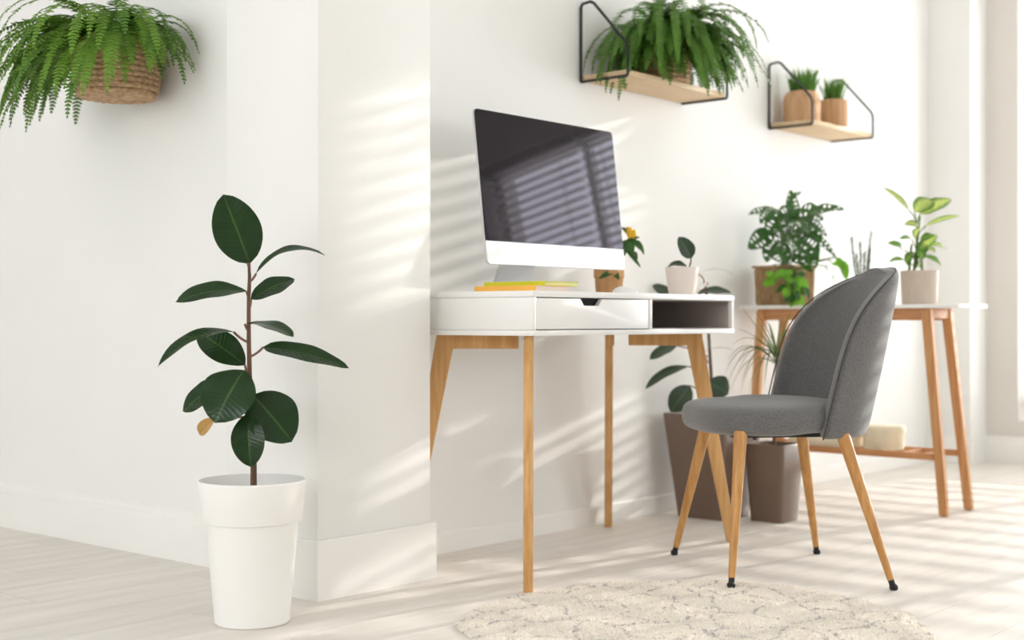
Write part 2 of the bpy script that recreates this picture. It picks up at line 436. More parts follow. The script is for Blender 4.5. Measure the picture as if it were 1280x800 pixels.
# glazed facade far behind the left of the camera
bm = BM()
FY0, FY1, FZ0, FZ1 = 0.2, 5.0, 1.0, 2.2
box(bm, (-2.6, -3.0, -.05), (-2.5, FY0, 2.75)); box(bm, (-2.6, FY1, -.05), (-2.5, 7.0, 2.75))
box(bm, (-2.6, FY0, -.05), (-2.5, FY1, FZ0)); box(bm, (-2.6, FY0, FZ1), (-2.5, FY1, 2.75))
struct('wall_behind_camera', bm, M['wall'])
def window(name, x, y0, y1, z0, z1, nm, dx):
    bm = BM(); fw = .06
    box(bm, (x, y0, z0), (x + dx, y1, z0 + fw)); box(bm, (x, y0, z1 - fw), (x + dx, y1, z1))
    box(bm, (x, y0, z0 + fw), (x + dx, y0 + fw, z1 - fw)); box(bm, (x, y1 - fw, z0 + fw), (x + dx, y1, z1 - fw))
    wd = struct(name, bm, M['trim'])
    for k in range(1, nm):
        yy = y0 + (y1 - y0) * k / nm
        finish('mullion', B((x, yy - .022, z0 + fw), (x + dx, yy + .022, z1 - fw)), M['trim'], parent=wd)
    return wd
window('window_1', WX + .16, WY0, WY1, WZ0, WZ1, 4, .06)
window('window_2', -2.58, FY0, FY1, FZ0, FZ1, 5, .06)

# baseboards with a stepped, moulded top
def baseboard(name, p0, p1, out, h, depth, prof=True):
    """runs p0->p1 on the floor line, projecting along out"""
    p0 = V(p0); p1 = V(p1); out = V(out)
    pr = [(0, 0), (depth, 0), (depth, h * .74), (depth * .9, h * .78), (depth * .62, h * .80), (depth * .62, h * .90), (depth * .42, h * .94), (depth * .4, h), (0, h)] if prof else [(0, 0), (depth, 0), (depth, h - .004), (depth - .003, h), (0, h)]
    pts = [p0 + out * a + U * z for a, z in pr]
    return struct(name, prism(BM(), pts, (p1 - p0).normalized(), (p1 - p0).length), M['trim'], ang=20)
baseboard('baseboard_left', (2.27, 2.837, 0), (2.27, 7.0, 0), (-1, 0, 0), .143, .016)
baseboard('baseboard_pillar_front', (2.146, 2.482, 0), (2.556, 2.482, 0), (0, -1, 0), .145, .012, False)
baseboard('baseboard_pillar_side', (2.158, 2.482, 0), (2.158, 2.837, 0), (-1, 0, 0), .145, .012, False)
baseboard('baseboard_desk_side', (2.545, YW, 0), (6.19, YW, 0), (0, -1, 0), .06, .010, False)
baseboard('baseboard_right', (WX, 2.513, 0), (WX, -3.0, 0), (-1, 0, 0), .125, .014)
baseboard('baseboard_pilaster', (6.19, YW, 0), (6.19, 2.50, 0), (-1, 0, 0), .125, .014)

# floor planks: those in view are parts of the floor, the rest one joined part
rest = BM(); PW = .187; PL = 1.32; gap = .0013; pm = None
row = 0; y = -3.0
while y < 7.0:
    off = [0, .52, .97, .31, .8][row % 5]
    x = -2.6 - off
    while x < 6.6:
        x0, x1 = max(x, -2.6), min(x + PL, 6.6)
        if x1 - x0 > .02:
            vis = False
            for a in (x0, (x0 * 2 + x1) / 3, (x0 + x1 * 2) / 3, x1):
                for b2 in (y, y + PW):
                    p = proj((a, b2, 0))
                    if p[2] > 1.5 and -20 < p[0] < 1300 and p[1] < 815: vis = True
            hidden = (y > YW + .02 and x0 > 2.3) or y > 5.2
            if vis and not hidden:
                c = V(((x0 + x1) / 2, y + PW / 2, 0))
                pk = bpy.data.objects.get('plank')
                bm = BM(); box(bm, (x0 + gap / 2, y + gap / 2, -.012), (x1 - gap / 2, y + PW - gap / 2, 0))
                key = (round(x1 - x0, 3))
                full = abs(x1 - x0 - PL) < 1e-4
                if full and pm:
                    bm.free(); ob = bpy.data.objects.new('plank', pm); COL.objects.link(ob)
                else:
                    bm.transform(Matrix.Translation(-c)); me = bpy.data.meshes.new('plank'); bm.to_mesh(me); bm.free()
                    me.materials.append(M['plank']); ob = bpy.data.objects.new('plank', me); COL.objects.link(ob)
                    if full: pm = me
                ob.location = c; ob.parent = floor
            else:
                box(rest, (x0 + gap / 2, y + gap / 2, -.012), (x1 - gap / 2, y + PW - gap / 2, 0))
        x += PL
    y += PW; row += 1
ro = finish('planks', rest, M['plank'], parent=floor, smooth=False); ro['kind'] = 'stuff'

# venetian blinds in the window
slat_me = None
nb = 4; bw = (WY1 - WY0) / nb
for k in range(nb):
    y0 = WY0 + bw * k + .010; y1 = WY0 + bw * (k + 1) - .010; yc = (y0 + y1) / 2
    place = ['nearest the back of the room', 'second from the back of the room', 'second from the plant table', 'nearest the plant table'][k]
    bl = thing('venetian_blind', 'white venetian blind ' + place + ', seen mirrored in the monitor', 'blind', (WX + RV, yc, WZ1 - .03), group='window blinds')
    finish('headrail', B((WX + RV - .03, y0, WZ1 - .04), (WX + RV + .03, y1, WZ1), .004), M['blind'], parent=bl)
    finish('bottom_rail', B((WX + RV - .025, y0, WZ0 + .075), (WX + RV + .025, y1, WZ0 + .095), .003), M['blind'], parent=bl)
    if slat_me is None:
        bm = BM(); tw = .050; A = math.radians(-9)
        pr = []
        for s in (-1, -.5, 0, .5, 1):
            pr.append(V((s * tw / 2 * math.cos(A), 0, s * tw / 2 * math.sin(A) + .003 * (1 - s * s))))
        lo = [bm.verts.new((p.x, -(y1 - y0) / 2, p.z)) for p in pr]; hi = [bm.verts.new((p.x, (y1 - y0) / 2, p.z)) for p in pr]
        lo2 = [bm.verts.new((p.x, -(y1 - y0) / 2, p.z - .0022)) for p in pr]; hi2 = [bm.verts.new((p.x, (y1 - y0) / 2, p.z - .0022)) for p in pr]
        for i in range(4):
            bm.faces.new([lo[i], lo[i + 1], hi[i + 1], hi[i]]); bm.faces.new([lo2[i], hi2[i], hi2[i + 1], lo2[i + 1]])
            bm.faces.new([lo[i], lo2[i], lo2[i + 1], lo[i + 1]]); bm.faces.new([hi[i], hi[i + 1], hi2[i + 1], hi2[i]])
        bm.faces.new([lo[0], hi[0], hi2[0], lo2[0]]); bm.faces.new([lo[4], lo2[4], hi2[4], hi[4]])
        bmesh.ops.recalc_face_normals(bm, faces=bm.faces)
        slat_me = bpy.data.meshes.new('slat'); bm.to_mesh(slat_me); bm.free(); slat_me.materials.append(M['blind'])
    z = WZ0 + .13
    while z < WZ1 - .05:
        so = bpy.data.objects.new('slat', slat_me); COL.objects.link(so); so.parent = bl
        so.location = (0, 0, z - (WZ1 - .03)); z += .056
    bm = BM()
    for yy in (y0 + .15, y1 - .15): tube(bm, [(WX + RV, yy, WZ0 + .08), (WX + RV, yy, WZ1 - .02)], .003, 5)
    finish('ladder_cord', bm, M['blind'], parent=bl)

# ------------------------------------------------------------------ desk
DX0, DX1, DY0, DY1, ZT, ZB = 2.592, 3.544, 2.17, 2.665, .750, .636
desk = thing('writing_desk', 'white desk with one drawer, an open grey cubby and splayed oak legs', 'desk', ((DX0 + DX1) / 2, (DY0 + DY1) / 2, 0))
finish('desktop', B((DX0, DY0, ZT - .016), (DX1, DY1, ZT), .0012), M['white'], parent=desk)
finish('bottom_panel', B((DX0, DY0, ZB), (DX1, DY1, ZB + .014), .0012), M['white'], parent=desk)
for a, b2 in ((DX0 + .001, DX0 + .015), (DX1 - .015, DX1 - .001)):
    finish('side_panel', B((a, DY0 + .001, ZB + .0145), (b2, DY1, ZT - .0165), .001), M['white'], parent=desk)
xd = 3.105
finish('divider', B((xd - .007, DY0 + .001, ZB + .0145), (xd + .007, DY1 - .01, ZT - .0165), .0008), M['white'], parent=desk)
finish('back_panel', B((DX0 + .016, DY1 - .01, ZB + .0145), (DX1 - .016, DY1 - .001, ZT - .0165)), M['white'], parent=desk)
e = .0015
bm = BM()  # grey lining of the cubby: open box
x0, x1, y0, y1, z0, z1 = xd + .0075, DX1 - .0155, DY0 + .012, DY1 - .0105, ZB + .0148, ZT - .0168
box(bm, (x0, y0, z0), (x0 + e, y1, z1)); box(bm, (x1 - e, y0, z0), (x1, y1, z1)); box(bm, (x0 + e, y0, z0), (x1 - e, y1, z0 + e))
box(bm, (x0 + e, y0, z1 - e), (x1 - e, y1, z1)); box(bm, (x0 + e, y1 - e, z0 + e), (x1 - e, y1, z1 - e))
finish('cubby_lining', bm, M['grey_inside'], parent=desk, smooth=False, label='grey lining of the open cubby')
# drawer front with trapezoid notch
fx0, fx1, fz0, fz1 = DX0 + .0175, xd - .0095, ZB + .0165, ZT - .0185
xn = 2.835
pts = [(fx0, fz0), (fx1, fz0), (fx1, fz1), (xn + .048, fz1), (xn + .032, fz1 - .018), (xn - .032, fz1 - .018), (xn - .048, fz1), (fx0, fz1)]
dr = finish('drawer', prism(BM(), [V((a, DY0 + .002, z)) for a, z in pts], (0, 1, 0), .015, .0008), M['white'], parent=desk)
finish('notch_shade', B((xn - .06, DY0 + .0175, fz1 - .03), (xn + .06, DY0 + .03, fz1)), M['dark'], parent=dr, label='black block standing in for the shade behind the finger notch')  # solid black block in place of the shade behind the notch

def desk_leg(Q, ev, label=None):
    ev = V((ev[0], ev[1], 0)).normalized(); nn = ev.cross(U).normalized(); th = .025
    zt = ZB
    o2 = [(-.223, zt), (0, zt), (.105, 0), (.076, 0), (-.044, zt - .038), (-.223, zt - .038)]
    pts = [V((Q[0], Q[1], 0)) + ev * s + U * z - nn * th / 2 for s, z in o2]
    finish('leg', prism(BM(), pts, nn, th, .0025), M['oak_d'], parent=desk)
desk_leg((3.505, 2.262), (.653, -.757))
desk_leg((2.640, 2.225), (-.77, -.638))
desk_leg((3.485, 2.600), (.79, .613))
desk_leg((2.650, 2.560), (-.653, .757))

# ------------------------------------------------------------------ monitor
mon = thing('desktop_monitor', 'large all-in-one computer with black glossy screen and pale silver chin', 'monitor', (3.045, 2.53, ZT))
mx0, mx1 = 2.722, 3.352
tl = math.radians(6.8); zb = .828; H = .430; y00 = 2.44
tv = V((0, math.sin(tl), math.cos(tl))); nv = V((0, -math.cos(tl), math.sin(tl)))   # up along panel, outward normal
def mp_(x, h, out=0): return V((x, y00, zb)) + tv * h + nv * out
def rrect(x0, x1, h0, h1, r, out, rb=None, rt=None):
    pts = []
    for cx, ch, a0, rr in ((x1, h0, -90, rb or r), (x1, h1, 0, rt or r), (x0, h1, 90, rt or r), (x0, h0, 180, rb or r)):
        sx = -1 if cx == x1 else 1; sh = 1 if ch == h0 else -1
        for k in range(5):
            a = math.radians(a0 + 22.5 * k)
            pts.append(mp_(cx + sx * rr + rr * math.cos(a), ch + sh * rr + rr * math.sin(a), out))
    return pts
# aluminium body: thin edge, bulging back
bm = BM()
layers = [(0, 0), (0, -.006), (.03, -.014), (.12, -.030), (.2, -.036)]
rings = []
for ins, out in layers:
    rings.append([bm.verts.new(p) for p in rrect(mx0 + ins, mx1 - ins, ins * .9, H - ins * .9, .014 + ins * .3, out)])
bm.faces.new(rings[0])
for p, q in zip(rings, rings[1:]):
    k = len(p)
    for j in range(k): bm.faces.new([p[j], p[(j + 1) % k], q[(j + 1) % k], q[j]])
bm.faces.new(rings[-1][::-1])
finish('casing', bm, M['alu'], parent=mon)
CH = .064
pts = rrect(mx0 + .001, mx1 - .001, CH, H - .001, .002, .0002, rt=.013)
finish('screen', prism(BM(), pts, nv, .002), M['screen'], parent=mon, ang=20, label='black glossy screen glass')
pts = rrect(mx0 + .0005, mx1 - .0005, .0005, CH - .0006, .002, .0002, rb=.013)
finish('chin', prism(BM(), pts, nv, .0016), M['alu'], parent=mon, ang=20, label='pale silver chin below the screen')
# stand: foot plate, bent neck
sx0, sx1 = 2.975, 3.125
bm = BM()
pr = [(2.47, .0), (2.47, .004), (2.62, .006), (2.634, .018), (2.628, .10), (2.60, .22), (2.567, .27), (2.555, .262), (2.587, .214), (2.616, .10), (2.640, .004), (2.645, 0)]
prs = [(2.465, ZT + .001), (2.465, ZT + .006), (2.625, ZT + .008), (2.575, ZT + .12), (2.50, ZT + .235), (2.492, ZT + .228), (2.562, ZT + .118), (2.61, ZT + .016), (2.60, ZT + .014)]
outer = [(2.46, ZT + .006), (2.615, ZT + .006), (2.632, ZT + .012), (2.632, ZT + .03), (2.58, ZT + .15), (2.50, ZT + .235)]
inner = [(2.46, ZT + .0005), (2.63, ZT + .0005), (2.645, ZT + .008), (2.645, ZT + .034), (2.592, ZT + .156), (2.512, ZT + .243)]
prev = None
for (a, b2) in zip(outer, inner):
    cur = [bm.verts.new((sx0, a[0], a[1])), bm.verts.new((sx1, a[0], a[1])), bm.verts.new((sx1, b2[0], b2[1])), bm.verts.new((sx0, b2[0], b2[1]))]
    if prev:
        for j in range(4): bm.faces.new([prev[j], prev[(j + 1) % 4], cur[(j + 1) % 4], cur[j]])
    else: bm.faces.new(cur)
    prev = cur
bm.faces.new(prev[::-1])
finish('stand', bm, M['alu'], parent=mon)

# ------------------------------------------------------------------ things on the desk
def notebook(x0, x1, y0, y1, z0, h, cover, pages, label, nm='notebook'):
    t = thing(nm, label, 'notebook', ((x0 + x1) / 2, (y0 + y1) / 2, z0), group='notebooks on the desk')
    bm = BM(); c = .0012
    box(bm, (x0, y0, z0), (x1, y1, z0 + c)); box(bm, (x0, y0, z0 + h - c), (x1, y1, z0 + h)); box(bm, (x0, y0, z0 + c), (x0 + .002, y1, z0 + h - c))
    finish('cover', bm, cover, parent=t, smooth=False)
    finish('pages', B((x0 + .0021, y0 + .003, z0 + c + .0001), (x1 - .004, y1 - .003, z0 + h - c - .0001)), pages, parent=t, smooth=False)
notebook(2.655, 2.80, 2.215, 2.425, ZT + .0003, .015, M['orange'], M['paper'], 'orange notebook lying flat, lower of the two under the monitor')
notebook(2.70, 2.845, 2.222, 2.432, ZT + .0157, .0115, M['lime'], M['paper2'], 'lime green notebook lying on top of the orange one')

# computer mouse
bm = BM(); mc = V((3.30, 2.40, ZT))
rings = []
for zf, sc_ in ((0, .92), (.15, 1.0), (.45, .93), (.75, .74), (.93, .45), (1.0, .0)):
    if sc_ == 0: rings.append([bm.verts.new(mc + V((0.006, 0, .024 + .0004)))]); continue
    rings.append([bm.verts.new(mc + V((math.cos(a) * .055 * sc_, math.sin(a) * .032 * sc_, .0004 + .024 * zf * (1 - .18 * math.cos(a))))) for a in [2 * PI * j / 24 for j in range(24)]])
bm.faces.new(rings[0][::-1])
for p, q in zip(rings, rings[1:]):
    for j in range(24):
        if len(q) == 1: bm.faces.new([p[j], p[(j + 1) % 24], q[0]])
        else: bm.faces.new([p[j], p[(j + 1) % 24], q[(j + 1) % 24], q[j]])
tag(finish('computer_mouse', bm, M['white'], loc=mc, ang=60), 'low white computer mouse on the desk beside the kraft pot', 'mouse')

# pepper plant in a kraft pot
pc = V((3.452, 2.575, ZT + .0005))
t = thing('potted_pepper_plant', 'small pepper plant with yellow fruit in a brown kraft paper pot behind the monitor', 'plant', pc)
bm = BM()
lathe(bm, [(0, 0), (.040, 0), (.043, .002), (.046, .055), (.047, .058), (.049, .06), (.050, .092), (.049, .093), (.047, .08), (.0, .078)], pc, 10, fn=lambda a, z: 1 + .03 * math.sin(a * 5 + z * 30))
finish('pot', bm, M['kraft'], parent=t, ang=25)
finish('soil', lathe(BM(), [(.044, .079), (.03, .083), (0, .085)], pc, 16), M['soil'], parent=t)
bm = BM(); tube(bm, [pc + V((0, 0, .075)), pc + V((.004, -.004, .13)), pc + V((.0, -.01, .19))], [.003, .0025, .002], 6)
st = finish('stem', bm, M['stemgreen'], parent=t)
dP = proj(pc)[2]
for (bx, by, tx, ty, wd) in ((783, 300, 770, 318, 9), (785, 298, 791, 318, 12), (786, 296, 805, 316, 9), (784, 304, 779, 322, 8), (788, 320, 801, 335, 5), (783, 312, 793, 326, 7), (770, 338, 748, 349, 9), (765, 338, 774, 350, 9), (775, 335, 768, 322, 9), (782, 310, 772, 300, 8), (788, 300, 800, 297, 6), (784, 292, 776, 284, 7), (797, 300, 805, 319, 6), (790, 305, 789, 322, 8), (794, 314, 795, 330, 6)):
    leaf_b = at(bx, by, dP); leaf_t = at(tx, ty, dP + random.uniform(-.02, .02) - (.045 if by > 330 else 0))
    if by > 330: leaf_b = at(bx, by, dP - .03)
    finish('leaf', leaf(BM(), leaf_b, leaf_t, wd * dP / FPX * .85, -F + U * .5, arc=.006, n=8, cross=2, wpos=.42, sharp=1.1), M['monstera'], parent=t, recalc=False)
bm = BM(); tube(bm, bez(pc + V((0, 0, .16)), at(784, 318, dP), at(788, 296, dP), 6), .0018, 5)
finish('stem', bm, M['stemgreen'], parent=t)
for (x, y, s) in ((787, 290, 1), (792.5, 292, .85), (785, 288, .7)):
    c = at(x, y, dP - .01 * s)
    finish('pepper', lathe(BM(), [(0, -.022 * s), (.006 * s, -.018 * s), (.011 * s, -.004 * s), (.011 * s, .008 * s), (.006 * s, .015 * s), (0, .014 * s)], c, 12), M['pepper'], parent=t, label='yellow pepper')

# white mug planter
mcx = V((3.462, 2.305, ZT + .0005)); dM = proj(mcx)[2]
t = thing('mug_planter', 'white mug with a ring handle holding a small rubber plant cutting', 'plant', mcx)
prof = [(0, 0), (.036, 0), (.040, .003), (.046, .04), (.051, .082), (.0515, .086), (.0495, .086), (.046, .07), (0, .068)]
finish('mug', lathe(BM(), prof, mcx, 40), M['mug'], parent=t)
bm = BM(); hc = mcx + R * .05 + U * .043
tube(bm, [hc + R * (.022 * math.cos(a)) + U * (.024 * math.sin(a)) for a in [math.radians(-95 + 190 * i / 14) for i in range(15)]], .0028, 8)
finish('handle', bm, M['mug'], parent=t)
finish('soil', lathe(BM(), [(.047, .07), (.02, .074), (0, .075)], mcx, 20), M['soil'], parent=t)
bm = BM(); tube(bm, [mcx + U * .07 + R * .015, at(863, 330, dM), at(864, 322, dM)], [.003, .0025, .002], 6); tube(bm, [mcx + U * .07 + R * .012, at(857, 331, dM), at(852, 333, dM)], [.003, .0025, .002], 6)
finish('stem', bm, M['bark'], parent=t)
finish('leaf', leaf(BM(), at(864, 323, dM), at(848, 296, dM), 22 * dM / FPX, -F * .8 + R * .3, arc=.004, wpos=.42, fold=.25), M['leaf2'], parent=t, recalc=False)
finish('leaf', leaf(BM(), at(858, 333, dM), at(834, 334, dM + .02), 15 * dM / FPX, -F * .6 + U, arc=.010, wpos=.5), M['leaf2'], parent=t, recalc=False)

# ------------------------------------------------------------------ potted rubber plant, front left
pc = V((1.909, 2.417, 0)); D0 = proj(pc)[2]
t = thing('potted_rubber_plant', 'dark green rubber plant in a tall matte white pot in front of the pillar', 'plant', pc)
prof = [(0, 0), (.078, 0), (.083, .004), (.084, .02), (.1015, .222), (.1025, .2265), (.1095, .2285), (.1105, .231), (.1195, .312), (.1202, .317), (.119, .3195), (.1165, .3195), (.1155, .315), (.110, .27), (.106, .262), (0, .262)]
finish('pot', lathe(BM(), prof, pc, 96), M['potwhite'], parent=t, ang=30)
finish('soil', lathe(BM(), [(.107, .263), (.06, .270), (0, .274)], pc, 32), M['soil'], parent=t)
stem_px = [(317, 618), (317, 580), (315, 520), (312, 470), (311, 420), (311, 370), (312, 345), (311, 330)]
bm = BM(); tube(bm, [at(x, y, D0) for x, y in stem_px], [.0075, .007, .0062, .0055, .005, .0045, .004, .003], 10)
finish('stem', bm, M['bark'], parent=t)
def ppt(bm, a, b2, r=.0028, sag=-.006):
    mid = (V(a) + V(b2)) / 2 + U * sag; tube(bm, bez(a, mid, b2, 5), r, 6)
tc_ = -F   # towards camera
RL = [ # stem px, base px, tip px, width px, normal, arc, depth offset base/tip, options
 ((312, 345), (312, 329), (279, 243), 60, (tc_ + R * .25), .006, 0, -.02, dict(wpos=.47, fold=.10)),
 ((312, 352), (320, 342), (406, 319), 24, (U + tc_ * .35), .032, -.01, .02, dict(wpos=.5, fold=.25, sharp=.7)),
 ((312, 372), (308, 364), (219, 378), 34, (U * .85 + tc_ * .7), .014, 0, -.03, dict(wpos=.52, fold=.2)),
 ((312, 385), (314, 374), (368, 349), 34, (U * .6 + tc_ * .8 - R * .3), .006, .02, .06, dict(wpos=.5, fold=.12)),
 ((311, 414), (306, 405), (367, 421), 27, (U * .9 + tc_ * .45 + R * .2), .012, -.01, -.08, dict(wpos=.62, fold=.15)),
 ((311, 428), (292, 415), (197, 459), 30, (U * .85 + tc_ * .45 + R * -.2), .026, -.02, -.09, dict(wpos=.45, fold=.25)),
 ((311, 470), (306, 456), (247, 414), 42, (U * .55 + tc_ * .9), .006, .02, .07, dict(wpos=.5, fold=.12)),
 ((312, 446), (329, 434), (436, 460), 30, (U * .8 + tc_ * .7 + R * .1), .010, -.01, -.03, dict(wpos=.42, fold=.2)),
 ((313, 485), (305, 463), (269, 529), 70, (tc_ * .9 + U * .25 - R * .1), .010, -.03, -.08, dict(wpos=.5, fold=.14)),
 ((314, 505), (282, 477), (228, 514), 40, (tc_ * .7 + U * .7 - R * .1), .006, .02, .03, dict(wpos=.5, fold=.1)),
 ((315, 515), (316, 494), (365, 552), 66, (tc_ * .9 + U * .5 + R * .1), .008, .0, -.02, dict(wpos=.48, fold=.12)),
 ((316, 535), (310, 517), (314, 584), 42, (tc_ + U * .2), .010, -.025, -.04, dict(wpos=.5, fold=.3)),
]
for (sp, bp_, tp, wpx, nn, arc, d0, d1, kw) in RL:
    b0 = at(bp_[0], bp_[1], D0 + d0); t0 = at(tp[0], tp[1], D0 + d1)
    lf = finish('leaf', leaf(BM(), b0, t0, wpx * D0 / FPX, nn, arc=arc, n=16, **kw), M['leaf'], parent=t, recalc=False, ang=80)
    bm = BM(); ppt(bm, at(sp[0], sp[1], D0), b0); finish('petiole', bm, M['petiole'], parent=lf)
lf = finish('leaf', leaf(BM(), at(272, 520, D0), at(249, 543, D0 + .02), 17 * D0 / FPX, tc_ + U * .3, arc=.008, n=10, wpos=.6, fold=.4), M['leafdry'], parent=t, recalc=False, label='small withered brown leaf')
bm = BM(); ppt(bm, at(315, 520, D0), at(272, 520, D0), .0022); finish('petiole', bm, M['petiole'], parent=lf)
bm = BM(); tube(bm, [at(311, 334, D0), at(309, 328, D0), at(309.5, 320, D0)], [.003, .0025, .0006], 6); finish('bud_sheath', bm, M['petiole'], parent=t, label='reddish bud sheath at the stem tip')

# ------------------------------------------------------------------ ferns
def frond(bm, base, az, el0, L, lw=.028, pairs=26, curl=1.35, mi=0, seed=0, el1=-80):
    rnd = random.Random(seed); uvl = bm.loops.layers.uv.verify()
    hd = V((math.cos(az), math.sin(az), 0)); side = V((-math.sin(az), math.cos(az), 0))
    n = 14; pts = [V(base)]; el0 = math.radians(el0); el1 = math.radians(el1); sw = rnd.uniform(-.25, .25)
    for i in range(n):
        tt = (i + .5) / n; el = el0 + (el1 - el0) * (tt ** curl if curl else tt)
        h2 = (hd + side * sw * tt).normalized()
        pts.append(pts[-1] + (h2 * math.cos(el) + U * math.sin(el)) * (L / n))
    # rachis
    tube(bm, pts[::2], [.0018] * 5 + [.001] * (len(pts[::2]) - 5), 4, cap=False)
    for k in range(pairs):
        tt = .12 + .88 * (k + .5) / pairs; x = tt * n; i = min(int(x), n - 1); p = pts[i].lerp(pts[i + 1], x - i)
        T = (pts[i + 1] - pts[i]).normalized(); sd = side - T * side.dot(T); sd.normalize(); nn = T.cross(sd)
        l = lw * .95 * (math.sin(PI * min(1, tt * .86 + .14)) ** .55) * rnd.uniform(.85, 1.12)
        wq = L / pairs * .40
        for s in (-1, 1):
            dirv = (sd * s + T * .28 - U * .12 + nn * rnd.uniform(-.25, .25)).normalized()
            q5 = (p - T * wq * .6, p + T * wq * .8, p + dirv * l * .62 + T * wq * .8, p + dirv * l, p + dirv * l * .55 - T * wq * .7)
            f = bm.faces.new([bm.verts.new(q) for q in q5]); f.material_index = mi
            for lp, uvv in zip(f.loops, ((.3, 0), (.3, 0), (.7, .6), (.8, 1), (.7, .5))): lp[uvl].uv = uvv
    return bm

def fern(t, crown, rad, specs, wallx=None, wally=None, mats=('fern', 'ferndark')):
    for i, (az, el, L, lw) in enumerate(specs):
        a = math.radians(az); r = rad * random.uniform(.2, .9)
        b0 = crown + V((math.cos(a) * r, math.sin(a) * r, random.uniform(-.01, .015)))
        bm = frond(BM(), b0, a, el, L, lw, pairs=int(L / .0118), seed=i * 7 + int(crown.x * 100), curl=random.uniform(.75, 1.1), el1=random.uniform(-88, -72))
        for v in bm.verts:       # fronds press against the wall rather than pass through it
            if wallx is not None and v.co.x > wallx: v.co.x = wallx - .002 * random.random()
            if wally is not None and v.co.y > wally: v.co.y = wally - .002 * random.random()
        finish('frond', bm, M[mats[0] if i % 3 else mats[1]], parent=t, recalc=False, smooth=False)

def coil_basket(bm, c, prof, rope, n=64):
    """stacked coils of twisted rope"""
    for i, (r, z) in enumerate(prof):
        c2 = V(c) + U * z; m_ = 10; rings = []
        for j in range(n):
            a = 2 * PI * j / n; ring = []
            for k in range(m_):
                b2 = 2 * PI * k / m_; rr = rope * (1 + .16 * math.sin(a * 26 + b2 * 2 + i * 2))
                ring.append(bm.verts.new(c2 + V(((r + rr * math.cos(b2)) * math.cos(a), (r + rr * math.cos(b2)) * math.sin(a), rr * math.sin(b2)))))
            rings.append(ring)
        for j in range(n):
            p, q = rings[j], rings[(j + 1) % n]
            for k in range(m_): bm.faces.new([p[k], q[k], q[(k + 1) % m_], p[(k + 1) % m_]])
    return bm

# left wall fern
bc = V((2.140, 3.31, 1.293))
t = thing('hanging_basket_fern', 'bushy fern in a woven wicker basket hung on the left wall', 'plant', bc)
prof = [(.100, .012)] + [(.108 + .0015 * i, .028 + .0155 * i) for i in range(9)]
finish('basket', coil_basket(BM(), bc, prof, .0092), M['wicker'], parent=t)
finish('basket_base', lathe(BM(), [(0, .004), (.1, .004), (.104, .016), (0, .018)], bc, 32), M['wicker'], parent=t)
finish('soil', lathe(BM(), [(.108, .135), (0, .145)], bc, 24), M['soil'], parent=t)
bm = BM(); tube(bm, [bc + V((.122, 0, .13)), bc + V((.122, 0, .20)), bc + V((.129, 0, .205))], .003, 6)
finish('hook', bm, M['black'], parent=t)
random.seed(21); specs = []
for i in range(125):
    u = i / 125
    az = 75 + 235 * random.random()            # away from the wall (-x side)
    specs.append((az, random.uniform(10, 70), random.uniform(.26, .42) * (.72 if az > 255 else 1), random.uniform(.022, .030)))
for i in range(34): specs.append((random.uniform(85, 150), random.uniform(15, 60), random.uniform(.34, .48), .024))
for i in range(10): specs.append((random.uniform(-90, -60), random.uniform(30, 70), random.uniform(.22, .28), .022))
fern(t, bc + U * .15, .07, specs, wallx=2.262)

# shelf builder
def wall_shelf(x0, x1, z, label, brk='black bent-metal bracket'):
    yb, yf = YW - .001, 2.525
    t = thing('wall_shelf', label, 'shelf', ((x0 + x1) / 2, YW, z), group='wall shelves above the desk and table')
    finish('board', B((x0 + .005, yf + .006, z), (x1 - .005, yb - .004, z + .018), .002), M['birch'], parent=t)
    for x in (x0, x1):
        pts = [(yb - .006, z - .002), (yb - .006, z + .240), (yb - .012, z + .251), (yb - .045, z + .254), (yb - .06, z + .246), (yf + .008, z + .105), (yf, z + .085), (yf, z + .004), (yf + .004, z - .003), (yb - .006, z - .003)]
        fine = []
        for i in range(len(pts) - 1):
            for k in range(3): fine.append(V((x, 0, 0)) + V((0, pts[i][0] + (pts[i + 1][0] - pts[i][0]) * k / 3, pts[i][1] + (pts[i + 1][1] - pts[i][1]) * k / 3)))
        fine.append(V((x, pts[-1][0], pts[-1][1])))
        bm = BM(); tube(bm, fine, .0048, 8); finish('bracket', bm, M['black'], parent=t)
    return t
wall_shelf(3.485, 4.075, 1.455, 'pale wood shelf with black wire brackets, carrying the large fern')
wall_shelf(4.69, 5.205, 1.432, 'pale wood shelf with black wire brackets, carrying two tan grass pots')

# fern on the shelf
bc = V((3.80, 2.605, 1.4735))
t = thing('shelf_fern', 'large trailing fern in a woven basket on the wall shelf above the monitor', 'plant', bc)
finish('basket', coil_basket(BM(), bc, [(.080 + .0012 * i, .0095 + .0165 * i) for i in range(9)], .0095, 48), M['wicker'], parent=t)
finish('soil', lathe(BM(), [(.08, .13), (0, .14)], bc, 24), M['soil'], parent=t)
random.seed(5); specs = []
for i in range(112):
    az = -200 + 220 * random.random(); specs.append((az, random.uniform(0, 66), random.uniform(.20, .33), random.uniform(.024, .032)))
for i in range(30): specs.append((random.uniform(-60, -5), random.uniform(15, 50), random.uniform(.24, .33), .025))
for i in range(24): specs.append((random.uniform(-180, 0), random.uniform(60, 86), random.uniform(.30, .42), .027))
for i in range(26): specs.append((random.uniform(-200, -160), random.uniform(10, 50), random.uniform(.30, .42), .024))
for i in range(10): specs.append((random.uniform(-150, -90), random.uniform(30, 60), random.uniform(.44, .52), .022))
for i in range(14): specs.append((random.uniform(-125, -55), random.uniform(0, 40), random.uniform(.34, .42), .026))
for i in range(44): specs.append((random.uniform(-200, -40), random.uniform(-25, 25), random.uniform(.16, .26), .026))
fern(t, bc + U * .145, .06, specs, wally=YW - .004, mats=('ferndark', 'ferndark'))
for ch in t.children:
    pass

